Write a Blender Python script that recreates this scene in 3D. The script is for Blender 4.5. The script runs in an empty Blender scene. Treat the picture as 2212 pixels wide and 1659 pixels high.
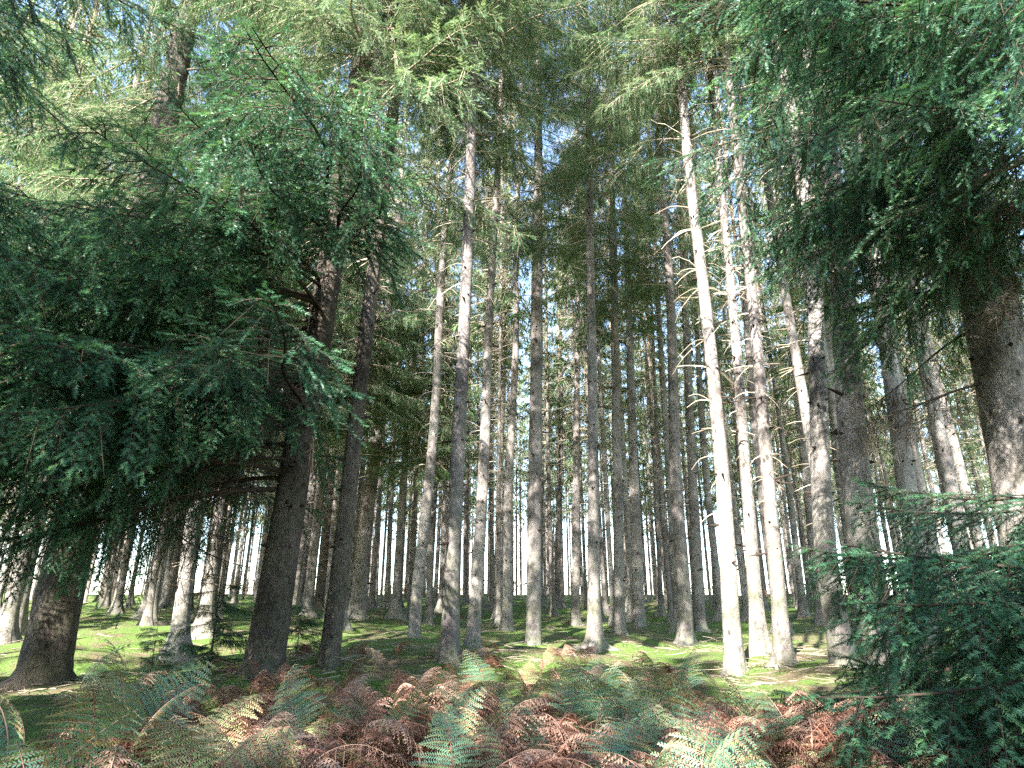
import bpy, math, random
import numpy as np
from mathutils import Vector, Matrix, Quaternion

sc = bpy.context.scene
COL = sc.collection
R = math.radians

# ------------------------------------------------------------------ camera, world, sun
EYE = Vector((0.0, 0.0, 1.6)); PITCH = 20.0; FPX = 1468.0; CX, CY = 1106.0, 829.5
cam_d = bpy.data.cameras.new('camera'); cam = bpy.data.objects.new('camera', cam_d); COL.objects.link(cam)
cam_d.sensor_width = 36.0; cam_d.lens = 36.0 * FPX / 2212.0
cam_d.clip_start = 0.05; cam_d.clip_end = 3000
cam.location = EYE; cam.rotation_euler = (R(90 + PITCH), 0, 0)
sc.camera = cam

SUN_EL, SUN_AZ = 34.0, 24.0          # azimuth: degrees to the left of straight behind the camera
w = bpy.data.worlds.new('World'); sc.world = w; w.use_nodes = True
nt = w.node_tree; nt.nodes.clear()
wo = nt.nodes.new('ShaderNodeOutputWorld'); bg = nt.nodes.new('ShaderNodeBackground'); sky = nt.nodes.new('ShaderNodeTexSky')
sky.sky_type = 'NISHITA'; sky.sun_disc = False
to_sun = Vector((-math.sin(R(SUN_AZ)) * math.cos(R(SUN_EL)), -math.cos(R(SUN_AZ)) * math.cos(R(SUN_EL)), math.sin(R(SUN_EL))))
sky.sun_elevation = R(SUN_EL); sky.sun_rotation = math.atan2(to_sun.x, to_sun.y) % (2 * math.pi)
sky.dust_density = .5; sky.air_density = 1.2; sky.ozone_density = 2.0
bg.inputs['Strength'].default_value = 0.115
nt.links.new(sky.outputs[0], bg.inputs[0]); nt.links.new(bg.outputs[0], wo.inputs[0])
sd = bpy.data.lights.new('sun', 'SUN'); so = bpy.data.objects.new('sun', sd); COL.objects.link(so)
sd.energy = 5.0; sd.angle = R(0.55); sd.color = (1.0, 0.97, 0.93)
so.rotation_euler = (-to_sun).to_track_quat('-Z', 'Y').to_euler(); so.location = (0, 0, 40)
sc.view_settings.view_transform = 'Standard'; sc.view_settings.look = 'None'
sc.view_settings.exposure = 2.95; sc.view_settings.gamma = 1.0
cy = sc.cycles
cy.max_bounces = 7; cy.diffuse_bounces = 4; cy.glossy_bounces = 2; cy.transmission_bounces = 4; cy.transparent_max_bounces = 4
cy.use_denoising = False
cy.sample_clamp_indirect = 4.0; sc.render.filter_size = 1.6

# ------------------------------------------------------------------ helpers
def rng(s): return np.random.default_rng(s)

def ray(px, py):
    p = R(PITCH)
    f = Vector((0, math.cos(p), math.sin(p))); u = Vector((0, -math.sin(p), math.cos(p)))
    return Vector((1, 0, 0)) * ((px - CX) / FPX) + u * ((CY - py) / FPX) + f

def at_y(px, py, Y):
    d = ray(px, py); return EYE + d * (Y / d.y)

def to_px(P):
    p = R(PITCH); d = Vector(P) - EYE
    z = d.y * math.cos(p) + d.z * math.sin(p); u = -d.y * math.sin(p) + d.z * math.cos(p)
    if z <= 0.05: return (-9999, -9999)
    return (CX + FPX * d.x / z, CY - FPX * u / z)

_gp = [(-200, -8), (-40, -1.2), (-6, -.1), (0, 0), (1.5, .05), (3, .35), (5, .85), (7.5, 1.13), (10.5, 1.19), (13, 1.32), (21, 1.78), (32, 2.46), (42, 3.24), (55, 4.24), (60, 4.36), (66, 4.0), (78, 2.2), (110, -6), (260, -60)]
_gy = np.arange(-200, 260, .25); _gz = np.interp(_gy, [a for a, b in _gp], [b for a, b in _gp])
_k = np.exp(-np.linspace(-2, 2, 13) ** 2); _k /= _k.sum()
_gs = np.convolve(np.pad(_gz, 6, 'edge'), _k, 'valid')

_rt = rng(77).random((256, 256))
def vnoise(x, y):
    xi = np.floor(x).astype(int); yi = np.floor(y).astype(int); fx = x - xi; fy = y - yi
    fx = fx * fx * (3 - 2 * fx); fy = fy * fy * (3 - 2 * fy)
    a = _rt[xi & 255, yi & 255]; b = _rt[(xi + 1) & 255, yi & 255]; c = _rt[xi & 255, (yi + 1) & 255]; d = _rt[(xi + 1) & 255, (yi + 1) & 255]
    return (a * (1 - fx) + b * fx) * (1 - fy) + (c * (1 - fx) + d * fx) * fy - .5

def ground_z(x, y):
    x = np.asarray(x, float); y = np.asarray(y, float)
    z = np.interp(y, _gy, _gs)
    z = z + .30 * vnoise(x * .13 + 9, y * .13 + 4) * np.clip(y / 10, 0, 1)
    z = z + .26 * vnoise(x * .55 + 31, y * .55 + 7) + .16 * vnoise(x * 1.6 + 3, y * 1.6 + 50)
    z = z + .035 * vnoise(x * 4.3, y * 4.3)
    return z
def gz(x, y): return float(ground_z(x, y))

def hit_ground(px, py):
    d = ray(px, py)
    prev = None
    for Y in np.arange(2.0, 62, .1):
        P = EYE + d * (Y / d.y)
        if P.z < gz(P.x, P.y): return P
    return EYE + d * (58 / d.y)

class MB:
    """collects vertices and faces (numpy chunks) and builds ONE mesh"""
    def __init__(s): s.v = []; s.t = []; s.f = []; s.n = 0
    def add(s, v, faces, mat=0, tint=.5):
        v = np.asarray(v, float).reshape(-1, 3); faces = np.asarray(faces, int)
        s.v.append(v); t = np.broadcast_to(np.asarray(tint, float), (len(v),)); s.t.append(t)
        s.f.append((faces + s.n, mat)); s.n += len(v)
    def tube(s, path, rad, seg=6, mat=0, tint=.5, cap=True, lobes=None):
        path = np.asarray(path, float); rad = np.asarray(rad, float); n = len(path)
        T = np.gradient(path, axis=0); T /= np.linalg.norm(T, axis=1)[:, None] + 1e-9
        ref = np.array([0, 0, 1.]) if abs(T[0, 2]) < .8 else np.array([1., 0, 0])
        A = np.cross(T, ref); A /= np.linalg.norm(A, axis=1)[:, None] + 1e-9; B = np.cross(T, A)
        a = np.arange(seg) * 2 * np.pi / seg
        rr = rad[:, None] * np.ones((1, seg))
        if lobes is not None: rr = rr * lobes(a)
        V = path[:, None, :] + rr[:, :, None] * (np.cos(a)[None, :, None] * A[:, None, :] + np.sin(a)[None, :, None] * B[:, None, :])
        i = np.arange(n - 1)[:, None] * seg; j = np.arange(seg)[None, :]; j2 = (j + 1) % seg
        F = np.stack([i + j, i + j2, i + seg + j2, i + seg + j], -1).reshape(-1, 4)
        s.add(V.reshape(-1, 3), F, mat, tint)
    def mesh(s, name, mats, smooth=()):
        me = bpy.data.meshes.new(name)
        V = np.concatenate(s.v); me.vertices.add(len(V)); me.vertices.foreach_set('co', V.astype(np.float32).ravel())
        loops = np.concatenate([f.ravel() for f, m in s.f]); sizes = np.concatenate([np.full(len(f), f.shape[1]) for f, m in s.f])
        mi = np.concatenate([np.full(len(f), m) for f, m in s.f])
        me.loops.add(len(loops)); me.loops.foreach_set('vertex_index', loops.astype(np.int32))
        st = np.concatenate([[0], np.cumsum(sizes)[:-1]])
        me.polygons.add(len(sizes)); me.polygons.foreach_set('loop_start', st.astype(np.int32))
        try: me.polygons.foreach_set('loop_total', sizes.astype(np.int32))
        except Exception: pass
        me.polygons.foreach_set('material_index', mi.astype(np.int32))
        sm = np.isin(mi, list(smooth)); me.polygons.foreach_set('use_smooth', sm)
        at = me.attributes.new('tint', 'FLOAT', 'POINT'); at.data.foreach_set('value', np.concatenate(s.t).astype(np.float32))
        for m in mats: me.materials.append(m)
        me.update(calc_edges=True)
        return me

def link(name, me, parent=None, loc=None, mat=None):
    o = bpy.data.objects.new(name, me); COL.objects.link(o)
    if parent is not None: o.parent = parent
    if loc is not None: o.location = loc
    if mat is not None: o.matrix_local = mat
    return o
def tag(o, label=None, cat=None, group=None, kind=None):
    if label: o['label'] = label
    if cat: o['category'] = cat
    if group: o['group'] = group
    if kind: o['kind'] = kind
    return o

# ------------------------------------------------------------------ materials
def newmat(name):
    m = bpy.data.materials.new(name); m.use_nodes = True; n = m.node_tree.nodes; n.clear()
    return m, n, m.node_tree.links
def ramp(n, stops):
    r = n.new('ShaderNodeValToRGB'); e = r.color_ramp.elements
    while len(e) < len(stops): e.new(.5)
    for k, (p, c) in enumerate(stops): e[k].position = p; e[k].color = (*c, 1)
    return r
def noise(n, l, vec, scale, detail=3, rough=.6):
    t = n.new('ShaderNodeTexNoise'); t.inputs['Scale'].default_value = scale; t.inputs['Detail'].default_value = detail; t.inputs['Roughness'].default_value = rough
    if vec is not None: l.new(vec, t.inputs['Vector'])
    return t
def mixc(n, l, fac, a, b, mode='MIX'):
    m = n.new('ShaderNodeMix'); m.data_type = 'RGBA'; m.blend_type = mode
    for s, v in ((m.inputs[0], fac), (m.inputs[6], a), (m.inputs[7], b)):
        if isinstance(v, (int, float)): s.default_value = v
        elif isinstance(v, tuple): s.default_value = (*v, 1)
        else: l.new(v, s)
    return m.outputs[2]
def math_(n, l, op, a, b=0.0, clamp=False):
    m = n.new('ShaderNodeMath'); m.operation = op; m.use_clamp = clamp
    for s, v in ((m.inputs[0], a), (m.inputs[1], b)):
        if isinstance(v, (int, float)): s.default_value = v
        else: l.new(v, s)
    return m.outputs[0]

def foliage(name, stops, transl=.3, gloss=.0, rough=.5, objvar=.0):
    m, n, l = newmat(name)
    at = n.new('ShaderNodeAttribute'); at.attribute_name = 'tint'
    f = at.outputs['Fac']
    if objvar:
        oi = n.new('ShaderNodeObjectInfo')
        f = math_(n, l, 'ADD', f, math_(n, l, 'MULTIPLY', math_(n, l, 'SUBTRACT', oi.outputs['Random'], .5), objvar), True)
    r = ramp(n, stops); l.new(f, r.inputs[0]); c = r.outputs[0]
    out = n.new('ShaderNodeOutputMaterial')
    if gloss:
        d = n.new('ShaderNodeBsdfPrincipled'); d.inputs['Roughness'].default_value = rough; d.inputs['Specular IOR Level'].default_value = gloss
        l.new(c, d.inputs['Base Color'])
    else:
        d = n.new('ShaderNodeBsdfDiffuse'); l.new(c, d.inputs[0])
    t = n.new('ShaderNodeBsdfTranslucent'); l.new(mixc(n, l, 1.0, c, (1.0, 1.0, .55), 'MULTIPLY'), t.inputs[0])
    mx = n.new('ShaderNodeMixShader'); mx.inputs[0].default_value = transl
    l.new(d.outputs[0], mx.inputs[1]); l.new(t.outputs[0], mx.inputs[2]); l.new(mx.outputs[0], out.inputs[0])
    return m

def bark(name, lo, hi, moss=.5, fine=1.0, rough_bump=.5):
    m, n, l = newmat(name)
    tc = n.new('ShaderNodeTexCoord'); mp = n.new('ShaderNodeMapping'); mp.inputs['Scale'].default_value = (1, 1, .6)
    l.new(tc.outputs['Object'], mp.inputs[0])
    oi = n.new('ShaderNodeObjectInfo')
    n1 = noise(n, l, mp.outputs[0], 22 * fine, 5, .7); n2 = noise(n, l, tc.outputs['Object'], 2.2, 3, .6); n3 = noise(n, l, mp.outputs[0], 70 * fine, 3, .7)
    r = ramp(n, [(.38, lo), (.62, hi)]); l.new(math_(n, l, 'ADD', math_(n, l, 'MULTIPLY', n1.outputs[0], .52), math_(n, l, 'MULTIPLY', n2.outputs[0], .48)), r.inputs[0])
    # plated scales: voronoi crevices
    ds = n.new('ShaderNodeVectorMath'); ds.operation = 'MULTIPLY_ADD'; l.new(noise(n, l, mp.outputs[0], 9 * fine, 4, .7).outputs[1], ds.inputs[0]); ds.inputs[1].default_value = (.16, .16, .16); l.new(mp.outputs[0], ds.inputs[2])
    vo = n.new('ShaderNodeTexVoronoi'); vo.feature = 'DISTANCE_TO_EDGE'; vo.inputs['Scale'].default_value = 40 * fine; l.new(ds.outputs[0], vo.inputs['Vector'])
    cr = ramp(n, [(0.0, (.45, .42, .4)), (.09, (1, 1, 1))]); l.new(vo.outputs['Distance'], cr.inputs[0])
    c = mixc(n, l, .6, r.outputs[0], cr.outputs[0], 'MULTIPLY')
    # per-tree shade of bark
    vr = ramp(n, [(0, (.72, .70, .70)), (.5, (1, .97, .94)), (1, (1.12, 1.12, 1.08))]); l.new(oi.outputs['Random'], vr.inputs[0])
    c = mixc(n, l, 1.0, c, vr.outputs[0], 'MULTIPLY')
    # knots (old branch collars)
    mk = n.new('ShaderNodeMapping'); mk.inputs['Scale'].default_value = (1, 1, .5); l.new(tc.outputs['Object'], mk.inputs[0])
    vk = n.new('ShaderNodeTexVoronoi'); vk.inputs['Scale'].default_value = 7; l.new(mk.outputs[0], vk.inputs['Vector'])
    kr = ramp(n, [(.10, (.12, .10, .09)), (.17, (1, 1, 1))]); l.new(vk.outputs['Distance'], kr.inputs[0])
    c = mixc(n, l, .8, c, kr.outputs[0], 'MULTIPLY')
    # green algae / moss, more on the foot
    sp = n.new('ShaderNodeSeparateXYZ'); l.new(tc.outputs['Object'], sp.inputs[0])
    low = ramp(n, [(0, (1, 1, 1)), (.06, (.55, .55, .55)), (.25, (.12, .12, .12)), (1, (.1, .1, .1))]); l.new(math_(n, l, 'DIVIDE', sp.outputs[2], 12.0, True), low.inputs[0])
    n4 = noise(n, l, tc.outputs['Object'], 3.5, 4, .7)
    mf = math_(n, l, 'MULTIPLY', math_(n, l, 'MULTIPLY', low.outputs[0], math_(n, l, 'MULTIPLY', math_(n, l, 'SUBTRACT', n4.outputs[0], .38), 5.0, True)), moss, True)
    c = mixc(n, l, mf, c, (.10, .125, .05))
    p = n.new('ShaderNodeBsdfPrincipled'); p.inputs['Roughness'].default_value = .88; p.inputs['Specular IOR Level'].default_value = .2
    l.new(c, p.inputs['Base Color'])
    b = n.new('ShaderNodeBump'); b.inputs['Strength'].default_value = rough_bump; b.inputs['Distance'].default_value = .03
    hb = math_(n, l, 'ADD', math_(n, l, 'MULTIPLY', vo.outputs['Distance'], 1.6, True), math_(n, l, 'ADD', n1.outputs[0], math_(n, l, 'MULTIPLY', n3.outputs[0], .5)))
    l.new(hb, b.inputs['Height']); l.new(b.outputs[0], p.inputs['Normal'])
    out = n.new('ShaderNodeOutputMaterial'); l.new(p.outputs[0], out.inputs[0])
    return m

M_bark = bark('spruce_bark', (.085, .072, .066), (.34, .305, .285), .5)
M_bark_dark = bark('rough_dark_bark', (.045, .036, .030), (.20, .165, .14), .35, 1.0, .9)  # rough darker bark; on shaded trunks its dark colour paints in the shade
M_twig = foliage('dead_twig', [(0, (.12, .09, .065)), (.5, (.30, .245, .18)), (1, (.48, .41, .31))], 0)
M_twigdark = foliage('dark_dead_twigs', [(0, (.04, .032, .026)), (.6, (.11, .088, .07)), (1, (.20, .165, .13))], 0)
M_limb = foliage('dark_limb', [(0, (.03, .022, .018)), (1, (.10, .075, .055))], 0)
M_far = foliage('canopy_green', [(0, (.04, .085, .04)), (.45, (.11, .18, .08)), (.8, (.20, .29, .14)), (1, (.27, .29, .18))], .42, objvar=.5)
M_fore = foliage('shaded_needles', [(0, (.012, .036, .020)), (.4, (.034, .100, .052)), (.75, (.080, .19, .095)), (1, (.16, .30, .12))], .3, gloss=.35, rough=.42, objvar=.3)  # needle green with the dark teal of shade put into the colour
M_crown = foliage('sun_painted_crown_needles', [(0, (.03, .075, .04)), (.45, (.11, .19, .10)), (.8, (.25, .35, .21)), (1, (.36, .43, .30))], .4, objvar=.35)  # paler copy of the needle green, sunlight painted into the colour
M_fern = foliage('green_bracken', [(0, (.09, .19, .125)), (.5, (.16, .30, .18)), (.85, (.24, .30, .11)), (1, (.33, .24, .11))], .3, gloss=.3, rough=.5, objvar=.25)
M_fern_y = foliage('yellow_green_bracken', [(0, (.22, .28, .11)), (.5, (.33, .35, .16)), (.8, (.42, .34, .17)), (1, (.36, .20, .12))], .3, gloss=.2, objvar=.3)
M_fern_b = foliage('dead_bracken', [(0, (.08, .034, .022)), (.5, (.26, .135, .095)), (1, (.44, .30, .22))], .2, objvar=.3)

def ground_material():
    m, n, l = newmat('forest_floor')
    tc = n.new('ShaderNodeNewGeometry'); pos = tc.outputs['Position']
    a = noise(n, l, pos, .55, 5, .65); b = noise(n, l, pos, 5.0, 5, .7); c_ = noise(n, l, pos, 38, 4, .75); d = noise(n, l, pos, 1.7, 3, .6)
    moss = ramp(n, [(.25, (.025, .05, .012)), (.5, (.085, .14, .03)), (.75, (.20, .27, .08))]); l.new(c_.outputs[0], moss.inputs[0])
    lit = ramp(n, [(.25, (.05, .035, .022)), (.5, (.13, .095, .06)), (.78, (.26, .20, .13))]); l.new(c_.outputs[0], lit.inputs[0])
    f = math_(n, l, 'ADD', math_(n, l, 'MULTIPLY', a.outputs[0], .6), math_(n, l, 'ADD', math_(n, l, 'MULTIPLY', d.outputs[0], .5), math_(n, l, 'MULTIPLY', b.outputs[0], .5)))
    fr = ramp(n, [(.755, (0, 0, 0)), (.93, (1, 1, 1))]); l.new(f, fr.inputs[0])
    col = mixc(n, l, fr.outputs[0], moss.outputs[0], lit.outputs[0])
    p = n.new('ShaderNodeBsdfPrincipled'); p.inputs['Roughness'].default_value = .95; p.inputs['Specular IOR Level'].default_value = .1
    l.new(col, p.inputs['Base Color'])
    bu = n.new('ShaderNodeBump'); bu.inputs['Strength'].default_value = .9; bu.inputs['Distance'].default_value = .06
    l.new(math_(n, l, 'ADD', b.outputs[0], math_(n, l, 'MULTIPLY', c_.outputs[0], .6)), bu.inputs['Height']); l.new(bu.outputs[0], p.inputs['Normal'])
    o = n.new('ShaderNodeOutputMaterial'); l.new(p.outputs[0], o.inputs[0])
    return m
M_ground = ground_material()

# ------------------------------------------------------------------ ground
def build_ground():
    xs = np.concatenate([-np.geomspace(400, 25, 30)[:-1], np.arange(-25, 25.01, .22), np.geomspace(25, 400, 30)[1:]])
    ys = np.concatenate([-np.geomspace(190, 6, 20)[:-1], np.arange(-6, 32, .2), np.arange(32, 80, .6), np.geomspace(80, 255, 16)])
    X, Y = np.meshgrid(xs, ys, indexing='ij'); Z = ground_z(X, Y)
    nx, ny = X.shape; b = MB()
    i = np.arange(nx - 1)[:, None] * ny; j = np.arange(ny - 1)[None, :]
    F = np.stack([i + j, i + ny + j, i + ny + j + 1, i + j + 1], -1).reshape(-1, 4)
    b.add(np.stack([X, Y, Z], -1), F)
    tag(link('forest_floor', b.mesh('forest_floor', [M_ground], (0,))), kind='structure')
build_ground()

# ------------------------------------------------------------------ tree pieces
def trunk_mesh(name, path_fn, r0, rr, H, seg=20, flare=.7, seed=0, mat=None, knots=40, root_reach=.0):
    """path_fn(h)->axis offset, rr(h)->radius"""
    g = rng(seed); b = MB()
    hs = np.concatenate([[-.35, -.1, 0, .05, .1, .16, .24, .34, .48, .65, .9], np.arange(1.2, H, .45), [H]])
    P = np.array([path_fn(h) for h in hs]); rad = np.array([rr(max(h, 0)) for h in hs])
    ph = g.random(4) * 6.28; nl = g.integers(4, 6)
    def lob(a):
        hh = np.maximum(hs, 0)[:, None]
        fl = np.exp(-hh / .27) * flare
        fl2 = np.exp(-hh / .05) * flare * root_reach
        lobe = np.clip(np.cos(nl * a + ph[0]) * .6 + .4 * np.cos(2 * a + ph[1]) + .15, 0, 1)[None, :]
        n = 1 + .035 * np.sin(3 * a[None, :] + hh * .9 + ph[1]) + .025 * np.sin(5 * a[None, :] - hh * 2.1 + ph[2]) + .02 * g.normal(size=(len(hs), len(a)))
        return n + fl * (.35 + .9 * lobe) + fl2 * lobe ** 2
    b.tube(P, rad, seg, 0, lobes=lob)
    # snags and knots: short broken stubs in whorls
    h = 1.2
    while h < H * .75 and knots:
        for k in range(g.integers(2, 5)):
            a = g.random() * 6.283; hh = h + g.normal() * .04; r = rr(hh); d = np.array([math.cos(a), math.sin(a), g.uniform(-.3, .25)])
            p0 = np.array(path_fn(hh)) + d * r * .85; L = g.uniform(.03, .10) * (1 + (g.random() < .2) * 2)
            b.tube([p0, p0 + d * L * .5, p0 + d * L], [r * .16 + .004, r * .1 + .003, .003], 5, 1, tint=.15)
        h += g.uniform(.35, .6)
    return b.mesh(name, [mat or M_bark, M_limb], (0,))

def dead_branches(seed, h0, h1, lo=.4, hi=1.5):
    g = rng(seed); b = MB(); h = h0
    while h < h1:
        u = (h - h0) / (h1 - h0)
        for k in range(g.integers(4, 8) if u > .3 else g.integers(2, 5)):
            a = g.random() * 6.283; L = (lo + (hi - lo) * u) * g.uniform(.45, 1.15)
            d = np.array([math.cos(a), math.sin(a), 0.]); s = np.array([-d[1], d[0], 0])
            t = np.linspace(0, 1, 6); up = g.uniform(-.15, .35); dr = g.uniform(.1, .5)
            wob = np.cumsum(g.normal(size=(6, 3)) * .02, 0) * L
            P = np.array([0, 0, h]) + L * (t[:, None] * d + s * (g.uniform(-.2, .2) * t[:, None] ** 2) + np.array([0, 0, 1.]) * (up * t - dr * t ** 2)[:, None]) + wob * t[:, None]
            tt = g.uniform(.2, 1)
            b.tube(P, np.linspace(.009, .003, 6), 3, 0, tint=tt)
            for q in range(int(3 + 16 * u * L)):
                i = g.uniform(.25, .95); p = P[0] + (P[-1] - P[0]) * 0 + np.array([np.interp(i, t, P[:, c]) for c in range(3)])
                dd = d * g.uniform(.2, .9) + s * g.choice([-1, 1]) * g.uniform(.4, 1) + np.array([0, 0, g.uniform(-1.1, .3)])
                l2 = g.uniform(.12, .5) * L * .6
                b.tube([p, p + dd * l2 * .5, p + dd * l2 + np.array([0, 0, -.1 * l2])], [.006, .0045, .002], 3, 0, tint=tt)
        h += g.uniform(.28, .5)
    return b.mesh('dead_branches', [M_twig])

def strips(b, P, D, Ln, Wd, mat, tint, g):
    """feathery hanging sprays: tapered two-triangle strips"""
    n = len(P); rnd = g.normal(size=(n, 3)); S = np.cross(D, rnd); S /= np.linalg.norm(S, axis=1)[:, None] + 1e-9
    bend = g.normal(size=(n, 3)) * .18; bend[:, 2] -= .25
    m = P + D * (Ln * .45)[:, None]; e = P + (D + bend) * Ln[:, None]
    V = np.stack([P, m + S * Wd[:, None], e, m - S * Wd[:, None]], 1).reshape(-1, 3)
    i = np.arange(n)[:, None] * 4
    b.add(V, i + np.array([[0, 1, 2, 3]]), mat, np.repeat(tint, 4))

def crown(seed, H=15., Rm=2.1, per=150, size=.8, step=.56, low_brown=.45, ragged=.5, raw=False):
    """live crown: whorls of drooping boughs hung with sprays; z=0 is the lowest whorl"""
    g = rng(seed); b = MB(); z = 0.
    while z < H - .2:
        u = z / H
        prof = (1 - u) ** .85 * (min(1, .55 + u * 3.2))
        for k in range(g.integers(3, 6)):
            if g.random() < ragged * (1 - u) * .6: continue
            a = g.random() * 6.283; L = max(.15, Rm * prof * g.uniform(.6, 1.15))
            d = np.array([math.cos(a), math.sin(a), 0.]); s = np.array([-d[1], d[0], 0.])
            rise = .1 + .5 * u; droop = (.55 - .3 * u) * g.uniform(.6, 1.4)
            zz = z + g.normal() * .1
            def ax(t): return np.array([0, 0, zz]) + L * (t[:, None] * d + np.array([0, 0, 1.]) * (rise * t - droop * t ** 2 + .12 * t ** 4)[:, None])
            t = np.linspace(0, 1, 5); b.tube(ax(t), np.linspace(.012 + .008 * L, .004, 5), 3, 0, tint=g.uniform(.1, .6))
            n = int(per * L / Rm * g.uniform(.7, 1.2)) + 6
            tt = g.uniform(.12, 1, n) ** .8
            off = g.normal(size=n) * .17 * L * (1.15 - tt) * 1.5
            P = ax(tt) + s * off[:, None] + np.array([0, 0, 1.]) * (-np.abs(off) * .45 - g.random(n) * .12 * size)[:, None]
            D = d * g.uniform(.1, .8, (n, 1)) + s * (np.sign(off) * g.uniform(.1, .8, n))[:, None] + np.array([0, 0, 1.]) * g.uniform(-1.1, -.1, (n, 1)) 
            D /= np.linalg.norm(D, axis=1)[:, None]
            Ln = g.uniform(.10, .30, n) * size; Wd = Ln * g.uniform(.07, .15, n)
            base = g.uniform(.15, .7)
            brown = (g.random(n) < low_brown * (1 - tt) * 2.0)
            ti = np.clip(base + g.normal(size=n) * .13, 0, .88); 
            kk = ~brown
            if kk.any(): strips(b, P[kk], D[kk], Ln[kk], Wd[kk], 1, ti[kk], g)
            if brown.any(): strips(b, P[brown], D[brown], Ln[brown] * 1.2, Wd[brown] * .35, 0, g.uniform(.3, 1, brown.sum()), g)
        z += step * g.uniform(.7, 1.3)
    b.tube([[0, 0, 0], [0, 0, H * .6], [0, 0, H + .3]], [.06, .03, .006], 6, 0, tint=.3)
    return b if raw else b.mesh('crown', [M_twig, M_far])

def shoots(b, O, D, U, L, mat, tint, nn=11, nl=.017, nw=.0032, g=None):
    """needled shoots: O origins, D directions, U ups, L lengths; each carries nn*3 needles as slim triangles"""
    n = len(O); S = np.cross(D, U); S /= np.linalg.norm(S, axis=1)[:, None] + 1e-9; U = np.cross(S, D)
    k = nn * 3; tpar = (np.arange(k) + .5) / k
    phi = np.array([0., np.pi, np.pi / 2])[np.arange(k) % 3][None, :] + g.normal(size=(n, k)) * .5
    p = O[:, None, :] + D[:, None, :] * (L[:, None] * tpar[None, :])[:, :, None]
    lat = np.cos(phi)[:, :, None] * S[:, None, :] + np.sin(phi)[:, :, None] * U[:, None, :]
    ln = nl * (1.12 - .45 * tpar[None, :]) * g.uniform(.8, 1.2, (n, k))
    nd = D[:, None, :] * .62 + lat * .78
    h = D[:, None, :] * (nw * .5)
    V = np.stack([p - h, p + h, p + nd * ln[:, :, None]], 2).reshape(-1, 3)
    F = np.arange(n * k * 3).reshape(-1, 3)
    tn = np.repeat(tint, k * 3) + .08 * g.normal(size=n * k * 3)
    b.add(V, F, mat, np.clip(tn, 0, 1))

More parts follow.
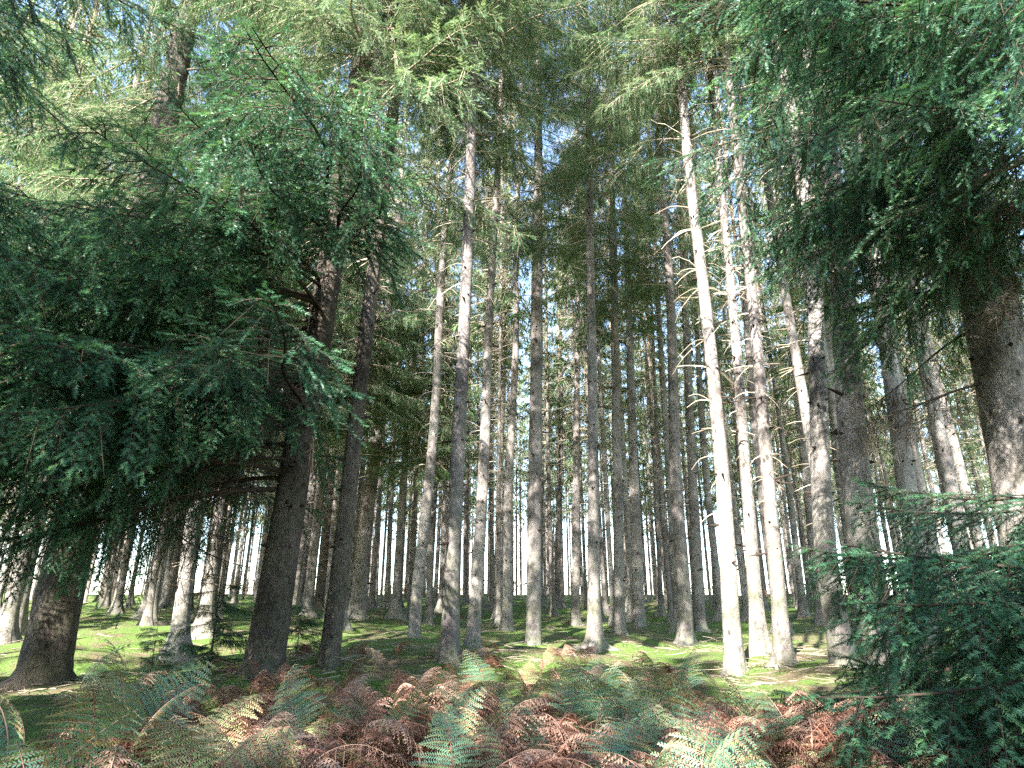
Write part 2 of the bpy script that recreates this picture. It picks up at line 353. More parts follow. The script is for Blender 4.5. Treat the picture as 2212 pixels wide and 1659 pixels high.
def bough(seed, L=2.6, dens=1.0, fat=1.0, hang=.5, droop=.35, dead=False):
    """one detailed spruce bough along +X from the trunk"""
    g = rng(seed); b = MB(); Z = np.array([0, 0, 1.])
    bend = g.normal() * .2
    def ax(t):
        t = np.asarray(t, float)
        return np.stack([L * t, L * (bend * t ** 2 + .02 * np.sin(t * 9 + seed)), L * (.10 * t - droop * t ** 1.8 + .16 * t ** 4)], -1)
    t = np.linspace(0, 1, 14); b.tube(ax(t), np.linspace(.022, .0035, 14), 6, 0, tint=.4)
    O = []; D = []; U = []; LL = []; T = []
    def along(p_fn, tan, length, side_sign, vigor):
        m = max(2, int(length / .034 * dens))
        for q in range(m):
            s = (q + .5) / m; 
            if s < .10: continue
            p = p_fn(s); sgn = 1 if q % 2 else -1
            side = np.cross(tan, Z); side /= np.linalg.norm(side) + 1e-9
            d = tan * .72 + side * sgn * .62 + Z * g.uniform(-.36, .16); d /= np.linalg.norm(d)
            O.append(p); D.append(d); U.append(Z + g.normal(size=3) * .15); LL.append(g.uniform(.07, .155) * (1.1 - .4 * s) * fat); T.append(vigor - .05 + .4 * s + g.normal() * .12)
        O.append(p_fn(1.)); D.append(tan / np.linalg.norm(tan)); U.append(Z.copy()); LL.append(.10 * fat); T.append(vigor + .35)
    nsec = int(L / .085)
    for i in range(nsec):
        ti = .14 + .84 * (i + g.random() * .6) / nsec
        sgn = 1 if i % 2 else -1
        l = (.44 * L * (1 - ti) ** .75 * min(1, .35 + ti * 2.2) * g.uniform(.55, 1.1) + .10)
        p0 = ax(ti); tan = ax(min(1, ti + .02)) - ax(ti - .02); tan /= np.linalg.norm(tan)
        side = np.array([-tan[1], tan[0], 0]) * sgn
        d = tan * g.uniform(.5, .8) + side * g.uniform(.6, .85) + Z * g.uniform(-.3, .08); d /= np.linalg.norm(d)
        sag = g.uniform(.15, .5)
        f = lambda s, p0=p0, d=d, l=l, sag=sag: p0 + d * l * s - Z * (sag * l * s * s)
        ss = np.linspace(0, 1, 5); b.tube(np.array([f(s) for s in ss]), np.linspace(.006, .002, 5), 3, 0, tint=.5)
        green = ti > (g.uniform(.75, 1.6) + (2 if dead else 0) if dead else g.uniform(.05, .30))
        if green: along(f, d - Z * sag * .8, l, sgn, g.uniform(.15, .5))
        # hanging third-order twigs
        for q in range(g.poisson(hang * (2.2 if l > .35 else .8))):
            s = g.uniform(.2, .95); p1 = f(s); d1 = -Z + d * g.uniform(.1, .5) + side * g.normal() * .25; d1 /= np.linalg.norm(d1); l1 = g.uniform(.12, .42)
            f1 = lambda s, p1=p1, d1=d1, l1=l1: p1 + d1 * l1 * s
            b.tube(np.array([f1(0), f1(.5), f1(1.)]), [.004, .003, .0015], 3, 0, tint=.6)
            if green and g.random() < .85: along(f1, d1 + side * .05, l1, 1, g.uniform(.05, .35))
            elif not green:
                for z in range(7 if dead else 4):
                    p2 = f1(g.uniform(.2, 1)); d2 = g.normal(size=3); d2[2] -= .8
                    b.tube([p2, p2 + d2 * .06, p2 + d2 * .1], [.0025, .002, .001], 3, 0, tint=.9)
    if not dead: along(lambda s: ax(.35 + .65 * s), ax(.9) - ax(.6), .65 * L, 1, .4)
    if not O: return b.mesh('branch', [M_limb], (0,))
    O, D, U, LL, T = map(np.array, (O, D, U, LL, T))
    n_sk = len(O); i3 = np.arange(n_sk)
    # woody core of every shoot: one slim triangle
    w = np.cross(D, U) * .0018
    b.add(np.stack([O - w, O + w, O + D * LL[:, None]], 1).reshape(-1, 3), np.arange(n_sk * 3).reshape(-1, 3), 0, .8)
    shoots(b, O, D / np.linalg.norm(D, axis=1)[:, None], U, LL, 1, np.clip(T, 0, 1), nn=12, nl=.025 * fat, nw=.0060, g=g)
    return b.mesh('branch', [M_limb, M_fore], (0,))

CROWNS = [crown(100 + i, 15, 1.65 + .15 * (i % 3)) for i in range(6)]
DENSE = [crown(160 + i, 15, 2.5, per=170, size=1.3, step=.36, ragged=.1) for i in range(2)]
EDGE = [crown(140 + i, 15, 2.1, per=200, size=.7, step=.55, low_brown=.35, ragged=.5) for i in range(3)]
DEAD = [dead_branches(200 + i, 1.9, 11.5) for i in range(6)]
BOUGH = [bough(300 + i, L=2.4 + .15 * i, hang=.45 + .15 * i, droop=.30 + .06 * i) for i in range(5)]
DEADB = [bough(330 + i, L=2.3, hang=2.2, droop=.42, dead=True) for i in range(3)]
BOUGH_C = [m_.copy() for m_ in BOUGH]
for m_ in BOUGH_C: m_.materials[0] = M_twig; m_.materials[1] = M_crown  # same boughs recoloured with the painted sunlight
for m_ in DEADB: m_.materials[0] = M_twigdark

def straight(h): return (0, 0, h)
BG_TRUNK = []
for i in range(6):
    g = rng(400 + i); a, b_, c, d = g.normal(size=4)
    fn = lambda h, a=a, b_=b_, c=c, d=d: (.10 * a * math.sin(h * .22 + b_) - .10 * a * math.sin(b_), .10 * c * math.sin(h * .25 + d) - .10 * c * math.sin(d), h)
    BG_TRUNK.append(trunk_mesh('trunk', fn, .15, lambda h: .15 * (1 - .036 * h) if h < 22 else max(.01, .031 - .01 * (h - 22)), 24.5, 12, 2.2, 400 + i, M_bark, 1))

# ------------------------------------------------------------------ hero trees, laid out from their measured trunk lines
# (short name, full label, (base px,py), width, (upper px,py), width, shade-darkened bark?, flare, crown base height, kind)
HERO = [
 ('sun-patched trunk at the left edge', 'broad rough trunk at the far left with sun patches on its bark', (92, 1472), 98, (190, 1040), 78, 1, .35, 6.8, 'big'),
 ('thickest dark trunk', 'thickest dark trunk, left of centre, rising behind drooping green boughs', (566, 1455), 78, (655, 930), 62, 1, .35, 6.8, 'big'),
 ('leaning dark trunk', 'dark leaning trunk immediately right of the thickest dark trunk', (708, 1440), 42, (778, 860), 33, 1, .3, 9, ''),
 ('curved-foot trunk', 'grey spruce with a curved mossy foot, behind and right of the leaning dark trunk', (772, 1338), 34, (828, 800), 24, 0, .5, 9, ''),
 ('pale thin-topped trunk', 'pale straight spruce left of the widest sunlit trunk, foot in shade', (895, 1378), 26, (942, 800), 18, 0, .35, 9, ''),
 ('widest sunlit trunk', 'wide bright sunlit spruce left of centre with a mossy forked foot', (970, 1432), 38, (1000, 740), 26, 0, .7, 8, ''),
 ('half-shaded trunk', 'half shaded spruce beside the right of the widest sunlit trunk', (1022, 1397), 29, (1057, 720), 18, 0, .4, 9, ''),
 ('slim mossy pair front', 'front one of a slim pair of mossy trunks left of the centre trunk', (1094, 1362), 22, (1112, 680), 13, 0, .5, 9, ''),
 ('slim mossy pair rear', 'rear one of a slim pair of mossy trunks left of the centre trunk', (1073, 1352), 20, (1086, 850), 13, 0, .4, 9, ''),
 ('centre trunk', 'tall grey trunk standing at the picture centre behind green bracken', (1152, 1392), 33, (1160, 650), 25, 0, .2, 10, ''),
 ('ridge trunk right of centre', 'thin spruce near the ridge just right of the centre trunk', (1206, 1303), 16, (1208, 900), 11, 0, .4, 8, ''),
 ('brushwood-foot trunk', 'slim yellow-mossed spruce with a heap of twigs round its foot', (1243, 1348), 19, (1246, 800), 12, 0, .6, 9, ''),
 ('white-rooted trunk', 'pale spruce with bright flared roots spread over the moss right of centre', (1285, 1402), 28, (1277, 700), 18, 0, 1.0, 9, ''),
 ('grey speckled trunk', 'grey speckled spruce to the right of the white-rooted trunk', (1338, 1368), 25, (1330, 800), 17, 0, .4, 9, ''),
 ('knotted trunk', 'brownish knotted spruce, neighbour of the grey speckled trunk on its right', (1380, 1353), 26, (1362, 800), 16, 0, .4, 9, ''),
 ('lower-leaning twin', 'front twin of two close leaning spruces between centre and bright right trunk', (1482, 1394), 31, (1448, 750), 20, 0, .7, 9, ''),
 ('rear leaning twin', 'rear twin of two close leaning spruces left of the bright right trunk', (1512, 1362), 25, (1484, 750), 16, 0, .5, 9, ''),
 ('bright right trunk', 'brightest white-lit leaning spruce right of centre, dark mossy foot', (1590, 1458), 38, (1530, 760), 26, 0, .6, 9, ''),
 ('root-spread trunk', 'spruce with spreading roots just right of the brightest leaning one', (1642, 1412), 31, (1594, 800), 20, 0, .8, 9, ''),
 ('short-rooted right trunk', 'leaning spruce half hidden by the tips of green low boughs at right', (1695, 1440), 34, (1643, 850), 25, 0, .6, 9, ''),
 ('slim right trunk', 'slim spruce seen between the leaning one and the tawny trunk at right', (1775, 1350), 24, (1722, 850), 16, 0, .3, 8, ''),
 ('tawny trunk', 'thick tawny trunk left of the broad white-lit trunk at right', (1822, 1440), 50, (1768, 850), 36, 0, .2, 10, ''),
 ('broad white-lit trunk', 'broad trunk glaring white in the sun behind foliage at right', (1918, 1470), 74, (1832, 780), 50, 0, .2, 10, ''),
 ('brown shaded trunk', 'brown shaded spruce squeezed in the gap right of the tawny trunk', (1858, 1360), 30, (1800, 900), 20, 0, .2, 9, ''),
 ('sunlit trunk behind boughs', 'sunlit spruce right of the broad white-lit trunk, lower part behind boughs', (2010, 1420), 50, (1935, 880), 34, 0, .3, 9, ''),
 ('slender grey trunk at right', 'slender grey spruce second right of the broad white-lit trunk', (2040, 1350), 26, (1962, 900), 17, 0, .3, 9, ''),
 ('lit trunk near right edge', 'bright topped spruce left of the massive grey trunk at the right edge', (2110, 1400), 38, (2018, 880), 26, 0, .3, 9, ''),
 ('massive grey trunk', 'massive smooth grey trunk cut by the right edge of the picture', (2290, 1500), 148, (2165, 850), 112, 0, .15, 9.5, 'big'),
 ('left background leaner', 'shaded leaning spruce in the dark wood right of the sun-patched trunk', (232, 1300), 36, (275, 1060), 28, 1, .4, 8, ''),
 ('lit foot left trunk', 'spruce with a sunlit foot in the dark wood under the left boughs', (362, 1308), 28, (398, 1060), 22, 0, .6, 8, ''),
 ('dark left trunk', 'dark spruce beside the one with the sunlit foot under left boughs', (398, 1318), 30, (430, 1060), 24, 1, .4, 8, ''),
 ('rooted shaded trunk', 'shaded trunk with pale sloping root, under the middle of the left boughs', (440, 1345), 36, (492, 950), 28, 1, 1.0, 8, ''),
 ('trunk behind thickest', 'lit spruce peeping out directly right of the thickest dark trunk', (640, 1305), 32, (684, 900), 22, 0, .4, 8, ''),
 ('thin shaded trunk', 'thin shaded spruce between the thickest dark trunk and the leaning dark one', (687, 1318), 22, (722, 960), 15, 1, .4, 8, ''),
]
FOREST = []; placed = []
SPOTS = {}
for k, (short, lab, (bx, by), w0, (ux, uy), w1, dark, flare, hc, kind) in enumerate(HERO):
    g = rng(500 + k)
    B = hit_ground(bx, by)
    if short in ('massive grey trunk',): B = at_y(bx, by, 6.2); B.z = gz(B.x, B.y)
    Y = B.y; P1 = at_y(ux, uy, Y)
    depth0 = Y * math.cos(R(PITCH)) + (B.z - 1.6) * math.sin(R(PITCH)); depth1 = Y * math.cos(R(PITCH)) + (P1.z - 1.6) * math.sin(R(PITCH))
    r0 = w0 * depth0 / FPX / 2; r1 = w1 * depth1 / FPX / 2; h1 = P1.z - B.z
    slope = (P1.x - B.x) / h1; H = 24.0 * g.uniform(.92, 1.08)
    ly = g.normal() * .01; wa, wb = g.normal(size=2)
    def fn(h, slope=slope, h1=h1, ly=ly, wa=wa, wb=wb):
        s = slope * (h if h < h1 * 1.5 else h1 * 1.5 + (h - h1 * 1.5) * .7)
        return (s + .035 * wa * math.sin(h * .7 + wb) * min(1, max(0, h)), ly * h, h)
    def rr(h, r0=r0, r1=r1, h1=h1, H=H):
        if h < h1: return r0 + (r1 - r0) * h / h1
        return max(.008, r1 * (1 - (h - h1) / (H - h1 + .3)) ** .8)
    root = bpy.data.objects.new('spruce_tree', None); COL.objects.link(root); root.location = B
    tag(root, lab, 'tree', 'tall spruces with measured trunks at the front of the wood' if not kind else 'large spruces framing the view')
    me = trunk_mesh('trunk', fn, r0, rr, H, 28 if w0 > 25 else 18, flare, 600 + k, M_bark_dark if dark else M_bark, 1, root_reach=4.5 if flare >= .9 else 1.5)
    link('trunk', me, root)
    def place(mesh, nm, h, sx, sz, rz):
        a = Vector(fn(h)); bb = Vector(fn(min(H, h + 8))); q = (bb - a).to_track_quat('Z', 'Y')
        mt = Matrix.Translation(a) @ q.to_matrix().to_4x4() @ Matrix.Rotation(rz, 4, 'Z') @ Matrix.Diagonal((sx, sx, sz, 1))
        return link(nm, mesh, root, mat=mt)
    near = Y < 17
    top = hc + (7.5 if near else 0)
    place((EDGE if near else CROWNS)[k % (3 if near else 6)], 'crown', top, 1.0, (H - top) / 15, g.random() * 6.28)
    if near:
        dens = 48 if kind else (84 if bx < 800 else 56)
        for i in range(dens):
            hb = hc - .8 + (top + .6 - hc) * (i + g.random()) / dens
            mt = Matrix.Translation(Vector(fn(hb))) @ Matrix.Rotation(g.random() * 6.28, 4, 'Z') @ Matrix.Rotation(R(g.uniform(-14, 16)), 4, 'Y') @ Matrix.Rotation(g.normal() * .15, 4, 'X') @ Matrix.Scale(g.uniform(.5, .85) * (1.15 if bx < 800 else .9), 4)
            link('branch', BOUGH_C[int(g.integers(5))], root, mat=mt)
    tag(place(DEAD[k % 6], 'dead_branches', 0, .6 if near else .9, hc / 9.5, g.random() * 6.28), kind='stuff')
    placed.append((B.x, B.y)); FOREST.append((short, to_px(B)[0]))
    SPOTS[short] = (root, fn, rr, B)

# ------------------------------------------------------------------ the rest of the plantation
gb = rng(9); cand = []
SP = 2.75
for iy in range(0, 28):
    for ix in range(-27, 26):
        y = 11.5 + iy * SP * .86 + gb.normal() * .38; x = (ix + .5 * (iy % 2)) * SP + gb.normal() * .42
        cand.append((x, y))
bgs = []
for (x, y) in cand:
    lim = .78 * y + 2.0
    if x > lim or x < -lim - (6 if y < 26 else 0) or y > 74: continue
    px = to_px((x, y, gz(x, y)))[0]
    if y < 17 and 600 < px < 1750: continue          # the front rows there are the measured trunks
    if min((x - a) ** 2 + (y - b) ** 2 for a, b in placed) < (1.3 if y > 20 else 1.9) ** 2: continue
    bgs.append((x, y, px))
print('background trees', len(bgs))
far = [t for i, t in enumerate(bgs) if 38 < t[1] < 70 and i % 6]; bgs = [t for t in bgs if t[1] <= 38]
def fuse(name, parts, mats):
    """many placed copies of small builders in ONE mesh (only for uncountable stuff)"""
    b = MB()
    for (src, mt, dt) in parts:
        Rm = np.array(mt.to_3x3()); T = np.array(mt.to_translation()); off = b.n
        V = np.concatenate(src.v) @ Rm.T + T; t = np.clip(np.concatenate(src.t) + dt, 0, 1)
        b.v.append(V); b.t.append(t)
        for f, m in src.f: b.f.append((f + off, m))
        b.n += len(V)
    return b.mesh(name, mats)
def far_tree(seed):
    b = crown(seed, 16, 2.0, per=45, size=1.5, step=.7, ragged=.5, raw=True); g = rng(seed)
    b.v = [v + np.array([0, 0, 7.5]) for v in b.v]
    b.tube([[0, 0, -.3], [0, 0, 8], [0, 0, 23]], [.115, .085, .02], 8, 2)
    for i in range(40):
        h = g.uniform(2, 8); a = g.random() * 6.28; L = g.uniform(.3, 1.2); d = np.array([math.cos(a), math.sin(a), g.normal() * .2])
        b.tube([[0, 0, h], np.array([0, 0, h]) + d * L], [.014, .004], 3, 0, tint=g.random())
    return b
FT = [far_tree(900 + i) for i in range(4)]
g = rng(5)
o = link('distant_wood', fuse('distant_wood', [(FT[i % 4], Matrix.Translation((x, y, gz(x, y))) @ Matrix.Rotation(g.random() * 6, 4, 'Z') @ Matrix.Scale(g.uniform(.7, 1.0), 4), g.normal() * .1) for i, (x, y, p) in enumerate(far)], [M_twig, M_far, M_bark]))
tag(o, 'far-off spruce wood closing the view along the ridge', 'wood', kind='stuff')
print('far', len(far), 'near', len(bgs))
bgs.sort(key=lambda t: t[2])
ORD = ['first', 'second', 'third', 'fourth', 'fifth', 'sixth', 'seventh', 'eighth', 'ninth', 'tenth', 'eleventh', 'twelfth', 'thirteenth', 'fourteenth', 'fifteenth', 'sixteenth', 'seventeenth', 'eighteenth', 'nineteenth', 'twentieth']
order = sorted(FOREST, key=lambda t: t[1]); cnt = {}
for k, (x, y, px) in enumerate(bgs):
    g = rng(1000 + k); z = gz(x, y)
    root = bpy.data.objects.new('spruce_tree', None); COL.objects.link(root); root.location = (x, y, z)
    band = 'slim' if y < 26 else ('thin' if y < 43 else 'distant')
    lefts = [s for s, p in order if p <= px]
    ref = ('right of the ' + lefts[-1]) if lefts else ('left of every big trunk' if px > 0 else 'past the left edge of the picture')
    if px > 2212: ref = 'past the right edge of the picture'
    c = cnt.get((band, ref), 0); cnt[(band, ref)] = c + 1
    tag(root, f'{ORD[min(c, 19)]} {band} background spruce {ref}', 'tree', {'slim': 'slim spruces in the middle of the wood', 'thin': 'thin spruces deeper in the wood', 'distant': 'distant spruces along the ridge'}[band])
    r = g.uniform(.07, .135) / .15; H = g.uniform(.85, 1.08); lean = Matrix.Rotation(g.normal() * .012, 4, 'Y') @ Matrix.Rotation(g.normal() * .012, 4, 'X')
    link('trunk', BG_TRUNK[k % 6], root, mat=lean @ Matrix.Rotation(g.random() * 6.28, 4, 'Z') @ Matrix.Diagonal((r, r, H, 1)))
    hc = g.uniform(6.8, 9.5) if y > 30 else g.uniform(8, 10.5); s = g.uniform(.8, 1.1)
    leafy = px < 950 and y < 24
    if leafy: hc = g.uniform(4.8, 6.8); s *= 1.1
    if leafy and px > -200:
        for i in range(44):
            hb = hc + (17 - hc) * .55 * (i + g.random()) / 44
            link('branch', BOUGH_C[int(g.integers(5))], root, mat=Matrix.Translation((0, 0, hb)) @ Matrix.Rotation(g.random() * 6.28, 4, 'Z') @ Matrix.Rotation(R(g.uniform(-14, 16)), 4, 'Y') @ Matrix.Scale(g.uniform(.5, .85), 4))
    link('crown', (EDGE if leafy else CROWNS)[int(g.integers(3 if leafy else 6))], root, mat=lean @ Matrix.Translation((0, 0, hc)) @ Matrix.Rotation(g.random() * 6.28, 4, 'Z') @ Matrix.Diagonal((s, s, (24.5 * H - hc) / 15, 1)))
    tag(link('dead_branches', DEAD[int(g.integers(6))], root, mat=lean @ Matrix.Rotation(g.random() * 6.28, 4, 'Z') @ Matrix.Diagonal((1, 1, hc / 9.5, 1))), kind='stuff')

# ------------------------------------------------------------------ foreground boughs (parts of the framing trees)
def add_bough(root, p, az, pitch, scale, v, roll=0.):
    mt = Matrix.Translation(p) @ Matrix.Rotation(az, 4, 'Z') @ Matrix.Rotation(-pitch, 4, 'Y') @ Matrix.Rotation(roll, 4, 'X') @ Matrix.Scale(scale, 4)
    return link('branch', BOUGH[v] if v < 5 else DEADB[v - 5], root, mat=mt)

def clothe(short, seed, n, h0, h1, az0, az1, s0, s1):
    root, fn, rr, B = SPOTS[short]; g = rng(seed)
    for i in range(n):
        h = h0 + (h1 - h0) * (i + g.random() * .8) / n
        az = R(g.uniform(az0, az1)); s = (s0 + (s1 - s0) * (i / n)) * g.uniform(.8, 1.15)
        add_bough(root, Vector(fn(h)), az, R(g.uniform(-12, 14)), s, int(g.integers(5)), g.normal() * .12)
clothe('sun-patched trunk at the left edge', 1, 32, 2.5, 5.6, -190, 20, 1.15, 1.1)
clothe('thickest dark trunk', 2, 42, 1.75, 5.3, -195, -62, 1.2, 1.05)
clothe('massive grey trunk', 3, 26, 3.6, 8.5, -190, -60, .75, 1.1)

def bare(short, seed, n, h0, h1, az0, az1, s):
    root, fn, rr, B = SPOTS[short]; g = rng(seed)
    for i in range(n):
        h = h0 + (h1 - h0) * (i + g.random() * .8) / n
        tag(add_bough(root, Vector(fn(h)), R(g.uniform(az0, az1)), R(g.uniform(-18, 10)), s * g.uniform(.7, 1.15), 5 + int(g.integers(3)), g.normal() * .3), 'bare brown dead bough')
bare('sun-patched trunk at the left edge', 5, 10, 2.0, 4.2, -30, 40, .95)
bare('thickest dark trunk', 6, 8, 2.2, 4.0, -205, -150, .85)
bare('massive grey trunk', 7, 9, 2.2, 4.8, -230, -60, .75)
def framing_tree(lab, x, y, H, r, seed, sets, crown_from=None):
    root = bpy.data.objects.new('spruce_tree', None); COL.objects.link(root); root.location = (x, y, gz(x, y))
    tag(root, lab, 'tree', 'large spruces framing the view')
    link('trunk', trunk_mesh('trunk', straight, r, lambda h: max(.01, r * (1 - h / (H + .3))), H, 16, .4, seed, M_bark_dark, 1), root)
    g = rng(seed)
    for (n, h0, h1, a0, a1, s0, s1) in sets:
        for i in range(n):
            h = h0 + (h1 - h0) * (i + g.random() * .8) / n
            add_bough(root, Vector((0, 0, h)), R(g.uniform(a0, a1)), R(g.uniform(-10, 16)), (s0 + (s1 - s0) * i / n) * g.uniform(.8, 1.15), int(g.integers(5)), g.normal() * .12)
    if crown_from:
        link('crown', EDGE[seed % 3], root, mat=Matrix.Translation((0, 0, crown_from)) @ Matrix.Diagonal((1.1, 1.1, (H - crown_from) / 15, 1)))
    return root
framing_tree('spruce beyond the right edge whose dark boughs hang across the right side', 4.6, 4.1, 12, .2, 11,
             [(42, .2, 1.65, 138, 232, 1.05, .95), (34, 4.3, 8.5, 125, 235, .95, .9), (7, 4.2, 6.4, 72, 128, 1.0, .9)], 8.5)
framing_tree('spruce beyond the left edge whose boughs fill the left margin', -6.0, 4.4, 14, .18, 12,
             [(24, 2.4, 5.0, -70, 60, 1.0, 1.0), (16, 5.0, 9.0, -80, 70, 1.0, .8)], 9.2)

def sapling(lab, px, py, Y, H, seed):
    P = at_y(px, py, Y); root = bpy.data.objects.new('spruce_sapling', None); COL.objects.link(root); root.location = (P.x, Y, gz(P.x, Y)); g = rng(seed)
    tag(root, lab, 'young tree')
    link('trunk', trunk_mesh('trunk', straight, .014 * H, lambda h: max(.003, .014 * H * (1 - h / H)), H, 8, .2, seed, M_bark_dark, 0), root)
    for i in range(int(20 + 12 * H)):
        h = H * (.06 + .9 * i / (20 + 12 * H)); add_bough(root, Vector((0, 0, h)), g.random() * 6.28, R(g.uniform(-5, 25)), (.08 + .20 * H * (1 - h / H) ** .8) / 1.0 * .75, int(g.integers(5)))
sapling('low grey-green spruce sapling on the moss left of the thickest dark trunk', 455, 1420, 8.6, 1.15, 41)
sapling('tiny spruce sapling between the sun-patched trunk and the larger sapling', 330, 1420, 9.5, .6, 42)
sapling('small spruce sapling at the foot of the leaning dark trunk', 640, 1420, 9.2, .7, 43)

# shade trees at the back of the viewer, on the sunny side
for k, (x, y, H) in enumerate([(-17.5, -2.5, 14), (-14, -4, 13.5), (-11.4, -3.5, 13), (-9.0, -5.0, 13), (-6.5, -3.6, 12.5), (-4.0, -4.8, 12.5), (-1.3, -4.2, 12.8), (1.4, -4.2, 13), (-20, -7, 16), (-13.2, -9, 16), (-8.0, -9.5, 15)]):
    g = rng(700 + k); root = bpy.data.objects.new('spruce_tree', None); COL.objects.link(root); root.location = (x, y, gz(x, y))
    tag(root, f'spruce standing behind the viewer and shading the bracken, {ORD[k]} from memory' if 0 else f'{ORD[k]} bushy spruce of the row behind the viewer', 'tree', 'bushy spruces behind the viewer')
    link('trunk', BG_TRUNK[k % 6], root, mat=Matrix.Diagonal((1, 1, H / 24.5, 1)))
    link('crown', DENSE[k % 2], root, mat=Matrix.Translation((0, 0, .8)) @ Matrix.Rotation(g.random() * 6, 4, 'Z') @ Matrix.Diagonal((1.15, 1.15, (H - .8) / 15, 1)))

# ------------------------------------------------------------------ bracken
def frond(seed, Ls=.55, Lb=.75, curl=.0, mat=0):
    """bracken frond: stalk rising then an arching three-cornered blade; tip towards +X"""
    g = rng(seed); b = MB()
    th = np.linspace(0, 1, 22); ang = R(86) - (R(70) + R(50) * curl) * np.clip((th - .28) / .72, 0, 1) ** 1.0 - g.uniform(0, .15)
    tot = Ls + Lb; st = tot / 21; X = np.concatenate([[0], np.cumsum(np.cos(ang[:-1]) * st)]); Z = np.concatenate([[0], np.cumsum(np.sin(ang[:-1]) * st)])
    yy = g.normal() * .12 * th ** 2; age = g.random()
    ax = np.stack([X, yy, Z], -1); b.tube(ax, np.linspace(.0045, .0012, 22), 4, 1, tint=.7)
    n = 13; t0 = Ls / tot
    for i in range(n):
        u = (i + .3) / n; t = t0 + (1 - t0) * u ** .9; p = np.array([np.interp(t, th, ax[:, c]) for c in range(3)]); a = np.interp(t, th, ang)
        fw = np.array([math.cos(a), 0, math.sin(a)]); up = np.array([-math.sin(a), 0, math.cos(a)])
        for sg in (-1, 1):
            l = Lb * .47 * (1 - u) ** .85 * (min(1, .75 + u * 2)) * g.uniform(.85, 1.1) + .012
            d = fw * g.uniform(.25, .4) + np.array([0, sg, 0]) * .92 + up * (-.08 - .5 * curl * g.random()); d /= np.linalg.norm(d)
            m = max(3, int(l / .0125)); s = (np.arange(m) + .5) / m
            sag = g.uniform(.05, .3) + curl * .6
            q = p + d * (l * s)[:, None] + np.array([0, 0, -1.]) * (sag * l * s ** 2)[:, None]
            b.tube([p, p + d * l * .5 - np.array([0, 0, sag * l * .25]), q[-1]], [.0016, .001, .0006], 3, 1, tint=.7)
            nrm = np.cross(d, fw) * (-sg); nrm /= np.linalg.norm(nrm)
            sd = np.cross(nrm, d)
            for s2 in (-1, 1):
                ll = (.031 * (1 - s) ** .6 + .005) * (l / (Lb * .4)) ** .5 * g.uniform(.8, 1.15, m)
                dd = sd * s2 * .9 + d * .42 + nrm * (g.normal(size=(m, 1)) * .1 - .15 - curl * g.random((m, 1)) * 1.1)
                e = q + dd * ll[:, None]; mm = q + dd * (ll * .4)[:, None]; wv = d * .0052
                V = np.stack([q - wv * .8, mm - wv, e, mm + wv], 1).reshape(-1, 3)
                b.add(V, np.arange(m)[:, None] * 4 + np.array([[0, 1, 2, 3]]), 0, np.clip(np.repeat(.42 + g.normal(size=m) * .1 + g.normal() * .14 + (g.random() < .22) * .4 + .3 * u * age + .25 * s * age, 4), 0, 1))
    return b
FG = [frond(800 + i, .22 + .05 * (i % 3), .52 + .05 * (i % 2), .0 + .12 * (i % 3)).mesh('bracken', [M_fern, M_fern_b]) for i in range(5)]
FY = [frond(820 + i, .22 + .05 * (i % 3), .46 + .05 * (i % 2), .25).mesh('bracken', [M_fern_y, M_fern_b]) for i in range(4)]
FBb = [frond(840 + i, .20, .46, .45 + .15 * i) for i in range(4)]

fronds = []
gf = rng(21)
def put_frond(x, y, tone, s, az=None, tilt=None):
    s *= float(np.interp(y, [3.4, 5.4, 7], [1.05, .74, .58])); fronds.append((x, y, tone, s, gf.random() * 6.283 if az is None else az, gf.normal() * .4 if tilt is None else tilt))
# green clumps: (px centre, depth, spread x, spread y, count, tone, size)
for (cx, Y, sx, sy, n, tone, s0) in [
    (60, 4.4, .5, .5, 15, 'g', 1.0), (150, 3.6, .5, .4, 9, 'g', .95), (330, 3.6, .4, .35, 8, 'g', .9), (420, 3.9, .3, .3, 5, 'y', .9),
    (560, 4.2, .4, .4, 7, 'y', .85), (680, 4.6, .45, .4, 8, 'y', .85), (600, 3.7, .4, .3, 5, 'g', .8), (840, 4.8, .35, .35, 5, 'g', .9),
    (920, 5.2, .4, .4, 6, 'y', .85), (960, 3.5, .2, .3, 2, 'y', .9), (1110, 5.4, .55, .5, 14, 'g', 1.15), (1240, 5.0, .6, .5, 13, 'g', 1.0),
    (1380, 4.6, .5, .4, 10, 'g', .95), (1180, 4.0, .5, .3, 8, 'g', .9), (1330, 3.6, .4, .3, 6, 'g', .85), (1060, 4.0, .3, .3, 4, 'y', .85),
    (1500, 3.8, .4, .3, 8, 'g', .9), (1640, 3.5, .4, .4, 8, 'g', .9), (1750, 4.0, .3, .3, 5, 'y', .8), (790, 3.8, .35, .3, 4, 'y', .85), (1150, 6.6, .3, .3, 4, 'y', 1.0), (1950, 3.2, .3, .3, 4, 'g', .8)]:
    for i in range(max(2, int(n * (.6 if 250 < cx < 1050 else 1.1)))):
        P = at_y(cx, 1500, Y); put_frond(P.x + gf.normal() * sx * 1.15, Y + gf.normal() * sy * 1.15, tone, s0 * gf.uniform(.8, 1.2) * (1.2 if cx < 450 else 1.0))
def row_of(y): return 'front' if y < 3.7 else ('second' if y < 4.3 else ('third' if y < 5.0 else 'rear'))
fronds.sort(key=lambda f: to_px((f[0], f[1], gz(f[0], f[1]) + .6))[0])
def nth(k):
    if k < 20: return ORD[k]
    t = {2: 'twenty', 3: 'thirty', 4: 'forty', 5: 'fifty', 6: 'sixty'}[(k + 1) // 10]; r = (k + 1) % 10
    return t + '-' + ORD[r - 1] if r else {'twenty': 'twentieth', 'thirty': 'thirtieth', 'forty': 'fortieth', 'fifty': 'fiftieth', 'sixty': 'sixtieth'}[t]
cf = {}
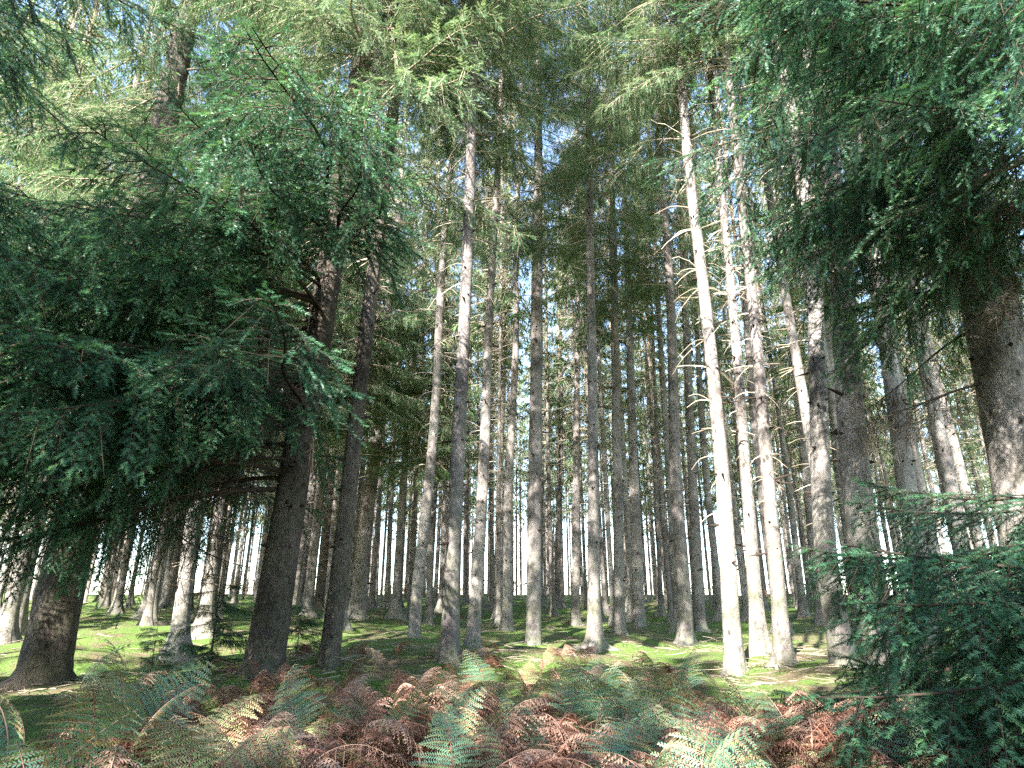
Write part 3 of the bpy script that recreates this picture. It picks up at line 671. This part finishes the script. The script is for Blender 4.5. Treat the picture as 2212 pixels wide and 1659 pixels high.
for i, (x, y, tone, s, az, tilt) in enumerate(fronds):
    me = (FG if tone == 'g' else FY)[i % (5 if tone == 'g' else 4)]
    o = link('bracken', me, loc=(x, y, gz(x, y) - .03))
    o.rotation_euler = (tilt, -abs(tilt) * .4, az); o.scale = (s, s, s)
    key = (tone, row_of(y)); c = cf.get(key, 0); cf[key] = c + 1
    tag(o, f"{nth(c)} from the left of the {'blue-green' if tone == 'g' else 'yellowing'} bracken fronds in the {key[1]} row", 'fern', 'blue-green bracken fronds' if tone == 'g' else 'yellowing bracken fronds')

parts = []
for i in range(680):
    y = gf.uniform(2.6, 6.4) if i < 600 else gf.uniform(6.0, 8.5); px = gf.uniform(150, 1900) if y > 4 else gf.uniform(-100, 2200)
    x = at_y(px, 1500, y).x
    if px > 1480 and y > 5.2: continue
    if px < 480 and y > 5.0 and gf.random() < .75: continue
    s = gf.uniform(.9, 1.5) * float(np.interp(y, [3.5, 5.2, 6.5], [1.0, .68, .42]))
    mt = Matrix.Translation((x, y, gz(x, y) - .06)) @ Matrix.Rotation(gf.random() * 6.28, 4, 'Z') @ Matrix.Rotation(gf.normal() * .3, 4, 'X') @ Matrix.Scale(s, 4)
    parts.append((FBb[i % 4], mt, gf.normal() * .2))
o = link('dead_bracken', fuse('dead_bracken', parts, [M_fern_b, M_fern_b])); tag(o, 'tangle of collapsed rust-brown bracken covering the bank', 'undergrowth', kind='stuff')

parts = []
for i in range(260):
    y = gf.uniform(44, 61); x = gf.uniform(-.8, .8) * y
    parts.append((FBb[i % 4], Matrix.Translation((x, y, gz(x, y) - .1)) @ Matrix.Rotation(gf.random() * 6.28, 4, 'Z') @ Matrix.Scale(gf.uniform(1.2, 3.2), 4), gf.normal() * .3))
o = link('ridge_undergrowth', fuse('ridge_undergrowth', parts, [M_fern_b, M_fern_b])); tag(o, 'low brown undergrowth along the far ridge line', 'undergrowth', kind='stuff')
# ------------------------------------------------------------------ litter: fallen twigs over the moss
b = MB(); g = rng(31)
for i in range(5500):
    y = 6.5 + 30 * g.random() ** 1.5; x = g.uniform(-.85, .85) * y
    if i % 3 == 0:
        q = placed[int(g.integers(len(placed)))] if i % 6 else bgs[int(g.integers(len(bgs)))]; x = q[0] + g.normal() * .5; y = q[1] + g.normal() * .5
    z = gz(x, y) + g.uniform(.005, .04); a = g.random() * 6.28; L = g.uniform(.06, .42) * (1.5 if g.random() < .05 else 1)
    d = np.array([math.cos(a), math.sin(a), g.normal() * .12]); m = np.array([x, y, z]) + d * L * .5 + g.normal(size=3) * .03 * L; e = np.array([x, y, z]) + d * L
    e[2] = max(e[2], gz(e[0], e[1]) + .004)
    b.tube([[x, y, z], m, e], [.0045, .004, .002], 3, 0, tint=g.random() * .7)
o = link('fallen_twigs', b.mesh('fallen_twigs', [M_twig])); tag(o, 'dead twigs littering the mossy forest floor', 'litter', kind='stuff')
